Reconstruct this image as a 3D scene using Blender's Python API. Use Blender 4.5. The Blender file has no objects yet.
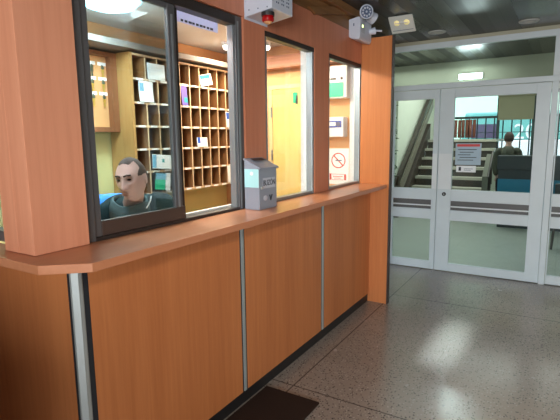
import bpy, bmesh, math, random
from mathutils import Vector, Matrix, Euler
random.seed(7)
PI = math.pi
COL = bpy.context.scene.collection

# ------------------------------------------------------------------ materials
def lin(c):
    return tuple((v/12.92 if v <= .04045 else ((v+.055)/1.055)**2.4) for v in [x/255 for x in c]) + (1,)
def newmat(name):
    m = bpy.data.materials.new(name); m.use_nodes = True
    nt = m.node_tree
    return m, nt, nt.nodes['Principled BSDF']
def plain(name, c, rough=.5, metal=0., spec=.5, bump=0., bscale=60., var=.06, vscale=6.):
    m, nt, b = newmat(name); N = nt.nodes; L = nt.links
    b.inputs['Roughness'].default_value = rough; b.inputs['Metallic'].default_value = metal
    b.inputs['Specular IOR Level'].default_value = spec
    tc = N.new('ShaderNodeTexCoord')
    nz = N.new('ShaderNodeTexNoise'); nz.inputs['Scale'].default_value = vscale; nz.inputs['Detail'].default_value = 3
    L.new(tc.outputs['Object'], nz.inputs['Vector'])
    mx = N.new('ShaderNodeMix'); mx.data_type = 'RGBA'
    base = lin(c)
    mx.inputs['A'].default_value = tuple(v*(1-var) for v in base[:3])+(1,)
    mx.inputs['B'].default_value = tuple(min(1, v*(1+var)) for v in base[:3])+(1,)
    L.new(nz.outputs['Fac'], mx.inputs['Factor']); L.new(mx.outputs['Result'], b.inputs['Base Color'])
    if bump:
        n2 = N.new('ShaderNodeTexNoise'); n2.inputs['Scale'].default_value = bscale
        L.new(tc.outputs['Object'], n2.inputs['Vector'])
        bp = N.new('ShaderNodeBump'); bp.inputs['Strength'].default_value = bump; bp.inputs['Distance'].default_value = .01
        L.new(n2.outputs['Fac'], bp.inputs['Height']); L.new(bp.outputs['Normal'], b.inputs['Normal'])
    return m
def wood(name, c1, c2, rough=.4, scale=(30, 30, 1.3), spec=.4, coat=0.):
    m, nt, b = newmat(name); N = nt.nodes; L = nt.links
    b.inputs['Roughness'].default_value = rough; b.inputs['Specular IOR Level'].default_value = spec
    b.inputs['Coat Weight'].default_value = coat
    tc = N.new('ShaderNodeTexCoord'); mp = N.new('ShaderNodeMapping'); mp.inputs['Scale'].default_value = scale
    L.new(tc.outputs['Object'], mp.inputs['Vector'])
    nz = N.new('ShaderNodeTexNoise'); nz.inputs['Scale'].default_value = 1.6; nz.inputs['Detail'].default_value = 6; nz.inputs['Roughness'].default_value = .62
    L.new(mp.outputs['Vector'], nz.inputs['Vector'])
    n2 = N.new('ShaderNodeTexNoise'); n2.inputs['Scale'].default_value = .18; n2.inputs['Detail'].default_value = 2
    L.new(mp.outputs['Vector'], n2.inputs['Vector'])
    ad = N.new('ShaderNodeMath'); ad.operation = 'MULTIPLY_ADD'; ad.inputs[1].default_value = .55; 
    L.new(n2.outputs['Fac'], ad.inputs[0]); 
    m2 = N.new('ShaderNodeMath'); m2.operation = 'MULTIPLY'; m2.inputs[1].default_value = .5
    L.new(nz.outputs['Fac'], m2.inputs[0]); L.new(m2.outputs[0], ad.inputs[2])
    rp = N.new('ShaderNodeValToRGB')
    rp.color_ramp.elements[0].position = .36; rp.color_ramp.elements[0].color = lin(c2)
    rp.color_ramp.elements[1].position = .66; rp.color_ramp.elements[1].color = lin(c1)
    L.new(ad.outputs[0], rp.inputs['Fac']); L.new(rp.outputs['Color'], b.inputs['Base Color'])
    return m
def emit(name, c, s):
    m, nt, b = newmat(name)
    b.inputs['Base Color'].default_value = lin(c)
    b.inputs['Emission Color'].default_value = lin(c); b.inputs['Emission Strength'].default_value = s
    return m
def glass(name, tint=(235, 245, 245), refl=1.0, haze=0.):
    m, nt, b = newmat(name); N = nt.nodes; L = nt.links
    N.remove(b); out = N['Material Output']
    tr = N.new('ShaderNodeBsdfTransparent'); tr.inputs['Color'].default_value = lin(tint)
    gl = N.new('ShaderNodeBsdfGlossy'); gl.inputs['Roughness'].default_value = .02
    fr = N.new('ShaderNodeFresnel'); fr.inputs['IOR'].default_value = 1.45
    mu = N.new('ShaderNodeMath'); mu.operation = 'MULTIPLY'; mu.inputs[1].default_value = refl
    L.new(fr.outputs[0], mu.inputs[0])
    mix = N.new('ShaderNodeMixShader')
    L.new(mu.outputs[0], mix.inputs['Fac']); L.new(tr.outputs[0], mix.inputs[1]); L.new(gl.outputs[0], mix.inputs[2])
    if haze:
        df = N.new('ShaderNodeBsdfDiffuse'); df.inputs['Color'].default_value = (.7, .8, .8, 1)
        m2 = N.new('ShaderNodeMixShader'); m2.inputs['Fac'].default_value = haze
        L.new(mix.outputs[0], m2.inputs[1]); L.new(df.outputs[0], m2.inputs[2]); L.new(m2.outputs[0], out.inputs['Surface'])
    else:
        L.new(mix.outputs[0], out.inputs['Surface'])
    return m
def terrazzo(name, base, base2, dark, light, tile=None, rough=.22, speck=70):
    m, nt, b = newmat(name); N = nt.nodes; L = nt.links
    b.inputs['Roughness'].default_value = rough; b.inputs['Specular IOR Level'].default_value = .5
    tc = N.new('ShaderNodeTexCoord')
    nz = N.new('ShaderNodeTexNoise'); nz.inputs['Scale'].default_value = 1.3; nz.inputs['Detail'].default_value = 5
    L.new(tc.outputs['Object'], nz.inputs['Vector'])
    mx = N.new('ShaderNodeMix'); mx.data_type = 'RGBA'
    mx.inputs['A'].default_value = lin(base); mx.inputs['B'].default_value = lin(base2)
    L.new(nz.outputs['Fac'], mx.inputs['Factor'])
    cur = mx.outputs['Result']
    for sc, th, col, off in ((speck, .30, dark, 0), (speck*.55, .20, dark, 3.3), (speck*.8, .26, light, 7.7)):
        mp = N.new('ShaderNodeMapping'); mp.inputs['Location'].default_value = (off, off*.7, 0)
        L.new(tc.outputs['Object'], mp.inputs['Vector'])
        vo = N.new('ShaderNodeTexVoronoi'); vo.inputs['Scale'].default_value = sc
        L.new(mp.outputs['Vector'], vo.inputs['Vector'])
        # only some of the cells hold a chip
        sx = N.new('ShaderNodeSeparateColor'); L.new(vo.outputs['Color'], sx.inputs[0])
        lt = N.new('ShaderNodeMath'); lt.operation = 'LESS_THAN'; lt.inputs[1].default_value = th
        L.new(vo.outputs['Distance'], lt.inputs[0])
        g = N.new('ShaderNodeMath'); g.operation = 'GREATER_THAN'; g.inputs[1].default_value = .45
        L.new(sx.outputs[0], g.inputs[0])
        mm = N.new('ShaderNodeMath'); mm.operation = 'MULTIPLY'; L.new(lt.outputs[0], mm.inputs[0]); L.new(g.outputs[0], mm.inputs[1])
        m3 = N.new('ShaderNodeMath'); m3.operation = 'MULTIPLY'; m3.inputs[1].default_value = .8; L.new(mm.outputs[0], m3.inputs[0])
        x2 = N.new('ShaderNodeMix'); x2.data_type = 'RGBA'; x2.inputs['B'].default_value = lin(col)
        L.new(m3.outputs[0], x2.inputs['Factor']); L.new(cur, x2.inputs['A']); cur = x2.outputs['Result']
    if tile:
        mp = N.new('ShaderNodeMapping'); mp.inputs['Location'].default_value = (tile[1], tile[2], 0)
        L.new(tc.outputs['Object'], mp.inputs['Vector'])
        br = N.new('ShaderNodeTexBrick'); br.offset = 0; br.inputs['Scale'].default_value = 1
        br.inputs['Brick Width'].default_value = tile[0]; br.inputs['Row Height'].default_value = tile[0]
        br.inputs['Mortar Size'].default_value = .006; br.inputs['Mortar Smooth'].default_value = .3
        L.new(mp.outputs['Vector'], br.inputs['Vector'])
        fm = N.new('ShaderNodeMath'); fm.operation = 'MULTIPLY'; fm.inputs[1].default_value = .8; L.new(br.outputs['Fac'], fm.inputs[0])
        x2 = N.new('ShaderNodeMix'); x2.data_type = 'RGBA'; x2.inputs['B'].default_value = lin(tile[3])
        L.new(fm.outputs[0], x2.inputs['Factor']); L.new(cur, x2.inputs['A']); cur = x2.outputs['Result']
    L.new(cur, b.inputs['Base Color'])
    n4 = N.new('ShaderNodeTexNoise'); n4.inputs['Scale'].default_value = 5; n4.inputs['Detail'].default_value = 4
    L.new(tc.outputs['Object'], n4.inputs['Vector'])
    mr = N.new('ShaderNodeMapRange'); mr.inputs['To Min'].default_value = rough*.8; mr.inputs['To Max'].default_value = rough*1.35
    L.new(n4.outputs['Fac'], mr.inputs['Value']); L.new(mr.outputs[0], b.inputs['Roughness'])
    return m
def slats(name, c1, c2, width, rough=.25):
    """boards running along Y, each board its own shade, dark gaps"""
    m, nt, b = newmat(name); N = nt.nodes; L = nt.links
    b.inputs['Roughness'].default_value = rough
    tc = N.new('ShaderNodeTexCoord'); sp = N.new('ShaderNodeSeparateXYZ'); L.new(tc.outputs['Object'], sp.inputs[0])
    dv = N.new('ShaderNodeMath'); dv.operation = 'DIVIDE'; dv.inputs[1].default_value = width; L.new(sp.outputs[0], dv.inputs[0])
    fl = N.new('ShaderNodeMath'); fl.operation = 'FLOOR'; L.new(dv.outputs[0], fl.inputs[0])
    wn = N.new('ShaderNodeTexWhiteNoise'); wn.noise_dimensions = '1D'; L.new(fl.outputs[0], wn.inputs['W'])
    mp = N.new('ShaderNodeMapping'); mp.inputs['Scale'].default_value = (40, 2, 40); L.new(tc.outputs['Object'], mp.inputs['Vector'])
    nz = N.new('ShaderNodeTexNoise'); nz.inputs['Scale'].default_value = 1.5; nz.inputs['Detail'].default_value = 4; L.new(mp.outputs['Vector'], nz.inputs['Vector'])
    av = N.new('ShaderNodeMath'); av.operation = 'MULTIPLY'; L.new(wn.outputs['Value'], av.inputs[0]); L.new(nz.outputs['Fac'], av.inputs[1])
    mx = N.new('ShaderNodeMix'); mx.data_type = 'RGBA'; mx.inputs['A'].default_value = lin(c1); mx.inputs['B'].default_value = lin(c2)
    L.new(av.outputs[0], mx.inputs['Factor'])
    fr = N.new('ShaderNodeMath'); fr.operation = 'FRACT'; L.new(dv.outputs[0], fr.inputs[0])
    gt = N.new('ShaderNodeMath'); gt.operation = 'LESS_THAN'; gt.inputs[1].default_value = .06; L.new(fr.outputs[0], gt.inputs[0])
    x2 = N.new('ShaderNodeMix'); x2.data_type = 'RGBA'; x2.inputs['B'].default_value = (.004, .004, .004, 1)
    L.new(gt.outputs[0], x2.inputs['Factor']); L.new(mx.outputs['Result'], x2.inputs['A'])
    L.new(x2.outputs['Result'], b.inputs['Base Color'])
    mr = N.new('ShaderNodeMapRange'); mr.inputs['To Min'].default_value = rough*.6; mr.inputs['To Max'].default_value = rough*1.6
    L.new(wn.outputs['Value'], mr.inputs['Value']); L.new(mr.outputs[0], b.inputs['Roughness'])
    return m

M = {}
M['lam'] = wood('orange_laminate', (204, 128, 76), (184, 109, 62), .42)
M['lam_top'] = wood('counter_laminate', (206, 138, 100), (190, 122, 84), .28, (18, 1.2, 18))
M['wallwood'] = wood('wall_laminate', (210, 136, 104), (192, 119, 88), .42)
M['pillar'] = wood('pillar_laminate', (226, 154, 120), (210, 136, 102), .38)
M['beam'] = wood('beam_wood', (160, 114, 68), (118, 82, 48), .5, (20, 1.2, 20))
M['kick'] = plain('kick_black', (34, 32, 32), .5)
M['steel'] = plain('strip_aluminium', (176, 182, 180), .35, .35)
M['darkstrip'] = plain('strip_dark', (52, 56, 62), .4, .4)
M['frame_dark'] = plain('dark_frame', (96, 96, 98), .4, .35)
M['frame_brown'] = plain('brown_rail', (74, 60, 54), .45, .1)
M['frame_top'] = plain('frame_top_dark', (48, 42, 40), .45, .1)
M['frame_alu'] = plain('frame_aluminium', (150, 156, 160), .35, .6)
M['white_jamb'] = plain('white_jamb', (225, 225, 225), .5)
M['white_alu'] = plain('white_aluminium', (206, 217, 221), .4, .0)
M['white_alu2'] = plain('white_plate', (222, 228, 230), .35, .0)
M['slot'] = plain('slot_grey', (92, 92, 92), .5)
M['glass'] = glass('door_glass', (244, 249, 248), .6)
M['sash_glass'] = glass('sash_glass', (228, 240, 243), .4)
M['clear_glass'] = glass('clear_glass', (252, 253, 252), .22)
M['floor'] = terrazzo('terrazzo', (164, 154, 144), (134, 124, 114), (50, 46, 42), (178, 172, 162), (1.95, 1.33, -4.25+1.95*3, (70, 64, 58)), .23, 68)
M['floor2'] = terrazzo('pale_floor', (178, 182, 172), (160, 166, 156), (100, 112, 104), (150, 166, 156), (1.2, 0, 0, (150, 158, 148)), .3)
M['ceil'] = slats('dark_boards', (30, 27, 26), (66, 61, 58), .11, .3)
M['mat'] = plain('mat_pile', (54, 40, 33), .95, 0, .1, .6, 300)
M['office_wall'] = plain('office_wall', (222, 214, 150), .7)
M['office_tan'] = plain('office_tan', (226, 172, 120), .6)
M['office_ceil'] = plain('office_ceiling', (236, 236, 234), .8)
M['soffit'] = wood('soffit_wood', (190, 136, 112), (168, 112, 88), .5, (1.2, 18, 18))
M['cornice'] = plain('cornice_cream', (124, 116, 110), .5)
M['rack'] = wood('rack_wood', (150, 104, 62), (112, 74, 42), .5, (14, 14, 2))
M['rack_side'] = wood('rack_side_wood', (188, 148, 92), (166, 124, 72), .5, (24, 24, 1.5))
M['rack_edge'] = plain('rack_edge', (204, 176, 140), .5)
M['tag'] = plain('white_tag', (240, 240, 238), .5)
M['board'] = plain('board_orange', (214, 158, 104), .6)
M['board_frame'] = wood('board_frame_wood', (140, 90, 58), (112, 68, 42), .5)
M['brass'] = plain('brass', (214, 186, 92), .3, .7)
M['keygrey'] = plain('key_steel', (110, 118, 100), .35, .7)
M['paper'] = plain('paper', (236, 240, 242), .6)
M['purple'] = plain('purple_print', (112, 92, 176), .6)
M['blue'] = plain('blue_print', (30, 90, 190), .5)
M['teal'] = plain('teal_print', (40, 160, 160), .5)
M['palecyan_glare'] = plain('pale_cyan_print_glare', (176, 228, 232), .4)  # sticker print, paled so its colour holds the glare too
M['green'] = plain('green_print', (10, 190, 140), .5)
M['skyblue'] = plain('pale_blue_print', (110, 170, 200), .5)
M['lamp'] = emit('lamp_diffuser', (150, 236, 255), 12)
M['spot'] = emit('spot_glow', (255, 250, 240), 6)
M['yellowdoor'] = wood('yellow_door', (246, 220, 146), (238, 204, 118), .4, (10, 10, 1.2))
M['doorframe'] = plain('door_frame_cream', (236, 206, 150), .5)
M['red'] = plain('red_ink', (206, 70, 70), .5)
M['redlens'] = plain('red_lens', (170, 16, 22), .12)
M['amber'] = plain('amber_lens', (220, 160, 110), .2)
M['dark'] = plain('dark_plastic', (36, 36, 38), .4)
M['hole'] = plain('vent_hole', (90, 104, 130), .6)
M['boxwhite'] = plain('box_white', (206, 212, 226), .4)
M['boxgrey'] = plain('mailbox_grey', (148, 156, 170), .38, .1)
M['label_grey'] = plain('label_grey', (188, 194, 206), .5)
M['ink'] = plain('ink', (44, 46, 54), .6)
M['lav'] = plain('lavender_sheet', (206, 208, 232), .4)
_nt = M['lav'].node_tree; _b = _nt.nodes['Principled BSDF']; _t = _nt.nodes.new('ShaderNodeBsdfTranslucent'); _t.inputs['Color'].default_value = lin((212, 214, 236))
_m = _nt.nodes.new('ShaderNodeMixShader'); _m.inputs[0].default_value = .6
_nt.links.new(_b.outputs[0], _m.inputs[1]); _nt.links.new(_t.outputs[0], _m.inputs[2]); _nt.links.new(_m.outputs[0], _nt.nodes['Material Output'].inputs['Surface'])
M['led'] = emit('green_led', (220, 255, 160), 3)
M['ledyellow'] = emit('yellow_led', (255, 232, 160), .45)
M['panel_white'] = plain('panel_white', (220, 222, 214), .5)
M['downlight'] = plain('downlight_ring', (190, 190, 186), .4)
M['tube'] = emit('tube_light', (225, 250, 250), 8)
M['beige'] = plain('beige_wall', (178, 176, 154), .7)
M['hallwall'] = plain('hall_wall', (150, 120, 100), .7)
M['pale_wall'] = plain('pale_wall', (226, 232, 214), .7)
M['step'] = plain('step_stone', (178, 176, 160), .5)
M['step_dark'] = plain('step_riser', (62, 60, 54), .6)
M['rail_dark'] = plain('rail_dark', (58, 52, 46), .4)
M['rail_wood'] = plain('rail_wood', (122, 118, 104), .4)
M['olive'] = plain('olive_wall', (104, 106, 92), .7)
M['shade'] = plain('shade_cloth', (134, 132, 108), .8)
M['bar'] = plain('bar_iron', (44, 62, 60), .5)
M['curtain'] = plain('curtain_red', (140, 84, 66), .8)
M['deskdark'] = plain('desk_dark', (30, 42, 46), .45)
M['deskblue'] = plain('desk_blue', (12, 110, 140), .45)
M['coat'] = plain('olive_coat', (82, 86, 74), .8)
M['skin'] = plain('skin', (222, 182, 170), .5, 0, .4, 0, 60, .05, 14)
M['hair'] = plain('hair', (92, 80, 76), .8, 0, .2, .5, 400)
M['brow'] = plain('brow_hair', (52, 40, 38), .8)
M['jacket'] = plain('jacket', (22, 46, 50), .8, 0, .2, .3, 120)
M['collar'] = plain('collar', (84, 104, 108), .85, 0, .2, .4, 200)
M['eye'] = plain('eye', (38, 32, 32), .2)
M['lip'] = plain('lip', (192, 140, 126), .5)
M['trouser'] = plain('trouser', (36, 38, 46), .8)
M['chairblue'] = plain('chair_blue', (40, 140, 235), .5)
M['worktop'] = plain('worktop_white', (224, 222, 214), .45)
M['vanteal'] = plain('van_teal', (112, 176, 166), .35)
M['vanwhite'] = plain('van_white', (236, 240, 240), .35)
M['vanglass'] = plain('van_window', (90, 80, 100), .1)
M['tyre'] = plain('tyre', (28, 28, 28), .8)
M['street'] = plain('street', (170, 172, 166), .9)
M['facade'] = plain('facade_green', (190, 224, 196), .8)
M['leaf'] = plain('leaf', (46, 86, 44), .6)
M['seat'] = plain('seat_tan', (190, 170, 140), .6)

# ------------------------------------------------------------------ mesh helpers
class MB:
    def __init__(s): s.bm = bmesh.new()
    def box(s, x0, x1, y0, y1, z0, z1, mat=None):
        vs = [s.bm.verts.new(p) for p in ((x0,y0,z0),(x1,y0,z0),(x1,y1,z0),(x0,y1,z0),(x0,y0,z1),(x1,y0,z1),(x1,y1,z1),(x0,y1,z1))]
        if mat:
            for v in vs: v.co = mat @ v.co
        for f in ((0,3,2,1),(4,5,6,7),(0,1,5,4),(1,2,6,5),(2,3,7,6),(3,0,4,7)): s.bm.faces.new([vs[i] for i in f])
        return s
    def prism(s, pts, axis, a0, a1):
        """polygon pts (u,v) extruded along an axis from a0 to a1"""
        def P(u, v, a): return {'x': (a,u,v), 'y': (u,a,v), 'z': (u,v,a)}[axis]
        A = [s.bm.verts.new(P(u,v,a0)) for u,v in pts]; B = [s.bm.verts.new(P(u,v,a1)) for u,v in pts]
        s.bm.faces.new(A); s.bm.faces.new(B[::-1])
        n = len(pts)
        for i in range(n): s.bm.faces.new([A[i], B[i], B[(i+1)%n], A[(i+1)%n]])
        bmesh.ops.recalc_face_normals(s.bm, faces=s.bm.faces[:])
        return s
    def tube(s, p0, p1, r0, r1=None, n=14, caps=True):
        p0 = Vector(p0); p1 = Vector(p1); r1 = r0 if r1 is None else r1
        d = (p1-p0).normalized(); u = d.orthogonal().normalized(); w = d.cross(u)
        A=[]; B=[]
        for i in range(n):
            c = math.cos(2*PI*i/n); q = math.sin(2*PI*i/n)
            A.append(s.bm.verts.new(p0+(u*c+w*q)*r0)); B.append(s.bm.verts.new(p1+(u*c+w*q)*r1))
        for i in range(n): s.bm.faces.new([A[i], A[(i+1)%n], B[(i+1)%n], B[i]])
        if caps: s.bm.faces.new(A[::-1]); s.bm.faces.new(B)
        return s
    def path(s, pts, r, n=8):
        for a, b in zip(pts, pts[1:]): s.tube(a, b, r, r, n)
        return s
    def rings(s, rings, caps=True):
        R = [[s.bm.verts.new(p) for p in r] for r in rings]
        n = len(R[0])
        for a, b in zip(R, R[1:]):
            for i in range(n): s.bm.faces.new([a[i], a[(i+1)%n], b[(i+1)%n], b[i]])
        if caps: s.bm.faces.new(R[0][::-1]); s.bm.faces.new(R[-1])
        return s
    def lathe(s, prof, mat=Matrix(), n=24):
        return s.rings([[mat @ Vector((r*math.cos(2*PI*i/n), r*math.sin(2*PI*i/n), z)) for i in range(n)] for r, z in prof])
    def ball(s, c, rx, ry=None, rz=None, n=14, mat=None):
        ry = ry or rx; rz = rz or rx
        mm = Matrix.Translation(c) @ (mat or Matrix()) @ Matrix.Diagonal((rx, ry, rz, 1))
        bmesh.ops.create_uvsphere(s.bm, u_segments=n, v_segments=max(6, n//2+2), radius=1, matrix=mm)
        return s
    def quad(s, *p):
        s.bm.faces.new([s.bm.verts.new(q) for q in p]); return s
    def build(s, name, mat, parent=None, bevel=0., smooth=False, origin=None):
        me = bpy.data.meshes.new(name)
        if origin is not None: bmesh.ops.translate(s.bm, verts=s.bm.verts[:], vec=-Vector(origin))
        s.bm.normal_update(); s.bm.to_mesh(me); s.bm.free()
        o = bpy.data.objects.new(name, me); COL.objects.link(o); me.materials.append(mat)
        if origin is not None: o.location = origin
        if smooth:
            for p in me.polygons: p.use_smooth = True
        if bevel:
            b = o.modifiers.new('bevel', 'BEVEL'); b.width = bevel; b.segments = 2; b.limit_method = 'ANGLE'; b.angle_limit = .6
        if parent: o.parent = parent
        return o
def tag(o, label, cat, group=None, kind=None):
    if label: o['label'] = label
    if cat: o['category'] = cat
    if group: o['group'] = group
    if kind: o['kind'] = kind
    return o
def thing(name, label, cat, loc=(0,0,0), rz=0., group=None):
    o = bpy.data.objects.new(name, None); COL.objects.link(o); o.location = loc; o.rotation_euler = (0,0,rz)
    o.empty_display_size = .1
    return tag(o, label, cat, group)
def struct(o, label=None, cat=None):
    o['kind'] = 'structure'
    if label: o['label'] = label
    if cat: o['category'] = cat
    return o
def text_mesh(name, body, size, mat, mtx, parent=None, depth=.0008):
    cu = bpy.data.curves.new('txt', 'FONT'); cu.body = body; cu.size = size; cu.extrude = depth; cu.align_x = 'CENTER'; cu.align_y = 'CENTER'
    t = bpy.data.objects.new('txt', cu); COL.objects.link(t)
    dg = bpy.context.evaluated_depsgraph_get(); dg.update()
    me = bpy.data.meshes.new_from_object(t.evaluated_get(dg)); me.transform(mtx)
    bpy.data.objects.remove(t); bpy.data.curves.remove(cu)
    me.materials.clear(); me.materials.append(mat)
    o = bpy.data.objects.new(name, me); COL.objects.link(o)
    if parent: o.parent = parent
    return o
def basis(x, y, z, loc):
    m = Matrix.Identity(4)
    for i, v in enumerate((x, y, z)):
        for r in range(3): m[r][i] = v[r]
    m.translation = Vector(loc); return m
def copy_tree(o, parent=None):
    c = o.copy(); COL.objects.link(c)
    if parent: c.parent = parent
    for ch in list(o.children): copy_tree(ch, c)
    return c

# ------------------------------------------------------------------ camera
cam = bpy.data.cameras.new('camera'); co = bpy.data.objects.new('camera', cam); COL.objects.link(co)
yaw, pit, rol = math.radians(31.553), math.radians(8.636), math.radians(-.662)
f = Vector((-math.sin(yaw)*math.cos(pit), math.cos(yaw)*math.cos(pit), -math.sin(pit)))
r = Vector((math.cos(yaw), math.sin(yaw), 0)); u = r.cross(f)
r2 = r*math.cos(rol)+u*math.sin(rol); u2 = -r*math.sin(rol)+u*math.cos(rol)
co.matrix_world = basis(r2, u2, -f, (0, 0, 1.5))
cam.sensor_width = 36; cam.lens = 461.76/560*36; cam.clip_start = .05; cam.clip_end = 200
bpy.context.scene.camera = co

# ================================================================== SETTING
WX = -1.58                    # face of the window wall
YG = 5.3                      # glass partition
CZ = 2.55                     # hall ceiling
struct(MB().box(-3.4, 2.6, -4.2, YG+.05, -.1, 0).build('floor', M['floor']), 'grey speckled terrazzo floor of the hall', 'floor')
struct(MB().box(-4.6, 3.2, YG+.05, 12.2, -.1, 0).build('floor_lobby', M['floor2']), 'pale green tiled floor beyond the glass doors', 'floor')
struct(MB().box(-3.4, 2.6, -4.2, YG+.03, CZ, CZ+.1).build('ceiling', M['ceil']), 'dark glossy boarded ceiling of the hall', 'ceiling')
struct(MB().box(-4.6, 3.2, YG+.03, 7.1, CZ+.02, CZ+.12).build('ceiling_lobby', M['ceil']), 'dark boarded ceiling behind the transom glass', 'ceiling')
struct(MB().box(-4.6, 3.2, 7.25, 12.2, 3.3, 3.4).build('ceiling_stairwell', M['pale_wall']))
# window wall : piers, head band, low wall
w = MB()
ys = [(.91, 1.13), (2.206, 2.42), (3.075, 3.31), (3.99, 4.06)]
for a, b_ in ys: w.box(WX-.1, WX, a, b_, 1.101, 2.15)
w.box(WX-.1, WX, .91, 1.13, 2.15, 2.385).box(WX-.1, WX, 1.13, 2.206, 2.181, 2.385).box(WX-.1, WX, 2.206, 4.06, 2.15, 2.385)
struct(w.build('wall_left', M['wallwood']), 'red brown laminate wall with three office windows', 'wall')
struct(MB().box(-1.77, WX-.1, .905, 1.13, 1.101, CZ).box(WX-.1, WX+.002, .905, 1.1295, 1.101, CZ).build('wall_corner', M['pillar'], bevel=.002), 'orange wooden corner pillar standing on the counter', 'wall')
# timber above the window wall
struct(MB().box(WX-.1, WX-.002, 1.13, 4.06, 2.385, CZ).box(WX-.02, WX+.05, 1.14, 4.02, 2.49, CZ-.001).build('trim_1', M['beam'], bevel=.004), 'rough wooden beam along the top of the window wall', 'trim')
struct(MB().prism([(2.95, 2.40), (3.35, 2.49), (3.62, 2.49), (3.05, 2.37)], 'x', WX+.001, WX+.022).build('trim_2', M['beam'], bevel=.003), 'slanting wooden board under the ceiling beam', 'trim')
# end panel (fin) at far end of counter
ep = MB().box(-1.578, -1.30, 3.962, 4.002, 0, 2.36).build('trim_3', M['lam'], bevel=.002)
struct(ep, 'tall orange wooden end panel beside the glass doors', 'trim')
struct(MB().box(-1.302, -1.292, 3.955, 4.01, 0, 2.36).build('edge_strip', M['frame_brown'], ep))
# return wall on the left with its own window
w = MB(); w.box(-3.4, -2.75, .97, 1.07, 1.101, CZ).box(-2.75, -1.77, .97, 1.07, 2.15, CZ)
struct(w.build('wall_return', M['wallwood']), 'return wall on the left behind the counter corner', 'wall')
w5 = MB().box(-2.75, -1.772, .985, 1.035, 1.101, 1.145).box(-1.83, -1.772, .985, 1.035, 1.145, 2.15).box(-2.75, -2.70, .985, 1.035, 1.145, 2.15).box(-2.7, -1.83, .985, 1.035, 2.1, 2.15).build('window_4', M['frame_dark'], bevel=.002)
struct(w5, 'grey framed window in the return wall at the left edge', 'window')
struct(MB().box(-2.7, -1.83, 1.005, 1.011, 1.145, 2.1).build('window_pane', M['sash_glass'], w5))
# hall shell behind the camera, and an added low shade blocker
struct(MB().box(-3.5, -3.4, -4.2, 1.0, 0, CZ).build('wall_west', M['hallwall']))
struct(MB().box(2.6, 2.7, -4.2, YG, 0, CZ).build('wall_right', M['hallwall']))
struct(MB().box(-3.4, .2, -4.3, -4.2, 0, CZ).box(2.45, 2.6, -4.3, -4.2, 0, CZ).box(.2, 2.45, -4.3, -4.2, 2.35, CZ).build('wall_back', M['hallwall']))
struct(MB().box(-3.3, -.5, -.75, -.65, 0, 1.12).build('wall_shade_added', M['hallwall']))  # unseen wall added to shade the lower left counter panel
# office shell
OX = -3.14
struct(MB().box(OX-.1, OX, 1.08, 4.08, 0, 2.4).build('wall_office_back', M['office_wall']), 'pale yellow back wall of the reception office', 'wall')
struct(MB().box(OX, WX-.1, 4.0, 4.08, 0, 2.4).build('wall_office_end', M['office_tan']), 'tan end wall of the office', 'wall')
struct(MB().box(OX-.1, WX-.1, 1.08, 4.08, 2.4, 2.48).build('ceiling_office', M['office_ceil']), 'off white office ceiling', 'ceiling')
struct(MB().box(OX+.001, OX+.02, 1.09, 3.99, 2.235, 2.399).build('trim_4', M['office_tan']), 'orange band of wall above the pigeonhole rack', 'trim')
struct(MB().box(OX+.022, -1.685, 3.86, 3.998, 2.175, 2.29).build('trim_5', M['soffit'], bevel=.003), 'boxed wooden beam above the yellow office door', 'trim')
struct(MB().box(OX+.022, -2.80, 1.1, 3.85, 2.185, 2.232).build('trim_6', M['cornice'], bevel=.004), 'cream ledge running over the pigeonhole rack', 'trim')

# ------------------------------------------------------------------ office windows
FX0, FX1 = WX-.075, WX-.012
win = MB().box(FX0, FX1, 1.131, 1.172, 1.101, 2.179).box(FX0, FX1, 2.146, 2.205, 1.101, 2.179).build('window_1', M['frame_dark'], bevel=.003)
struct(win, 'wide sliding reception window in a dark grey frame', 'window')
struct(MB().box(FX0, FX1, 1.172, 2.146, 2.128, 2.179).build('window_head', M['frame_top'], win, bevel=.003))
struct(MB().box(FX0, FX1, 1.172, 2.146, 1.101, 1.116).build('window_track', M['frame_top'], win))
struct(MB().box(WX-.1, FX0-.001, 1.14, 2.2, 1.101, 1.125).build('window_sill', M['worktop'], win))
struct(MB().box(WX-.1, FX0-.001, 2.187, 2.205, 1.125, 2.179).build('window_lining', M['white_jamb'], win))
struct(MB().box(FX0+.012, FX1-.012, 2.133, 2.147, 1.116, 2.128).box(FX0+.03, FX1+.003, 2.160, 2.172, 1.105, 2.15).build('window_channel', M['frame_alu'], win))
sash = MB()
sash.box(WX-.04, WX-.018, 1.172, 1.205, 1.117, 2.127).box(WX-.04, WX-.018, 1.635, 1.682, 1.117, 2.127).box(WX-.04, WX-.018, 1.205, 1.635, 2.105, 2.127)
so = sash.build('window_sash', M['frame_dark'], win, bevel=.003); struct(so)
struct(MB().box(WX-.0405, WX-.016, 1.2051, 1.70, 1.117, 1.180).build('sash_rail', M['frame_brown'], so, bevel=.003))
struct(MB().box(WX-.031, WX-.027, 1.205, 1.635, 1.18, 2.105).build('sash_pane', M['sash_glass'], so))
s2 = MB().box(WX-.069, WX-.045, 1.682, 1.727, 1.117, 2.127).build('window_sash', M['frame_top'], win, bevel=.003); struct(s2)
struct(MB().box(WX-.0445, WX-.041, 1.69, 1.702, 1.14, 2.08).box(WX-.0175, WX-.013, 1.653, 1.663, 1.18, 2.08).build('sash_channel', M['frame_alu'], s2))
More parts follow.
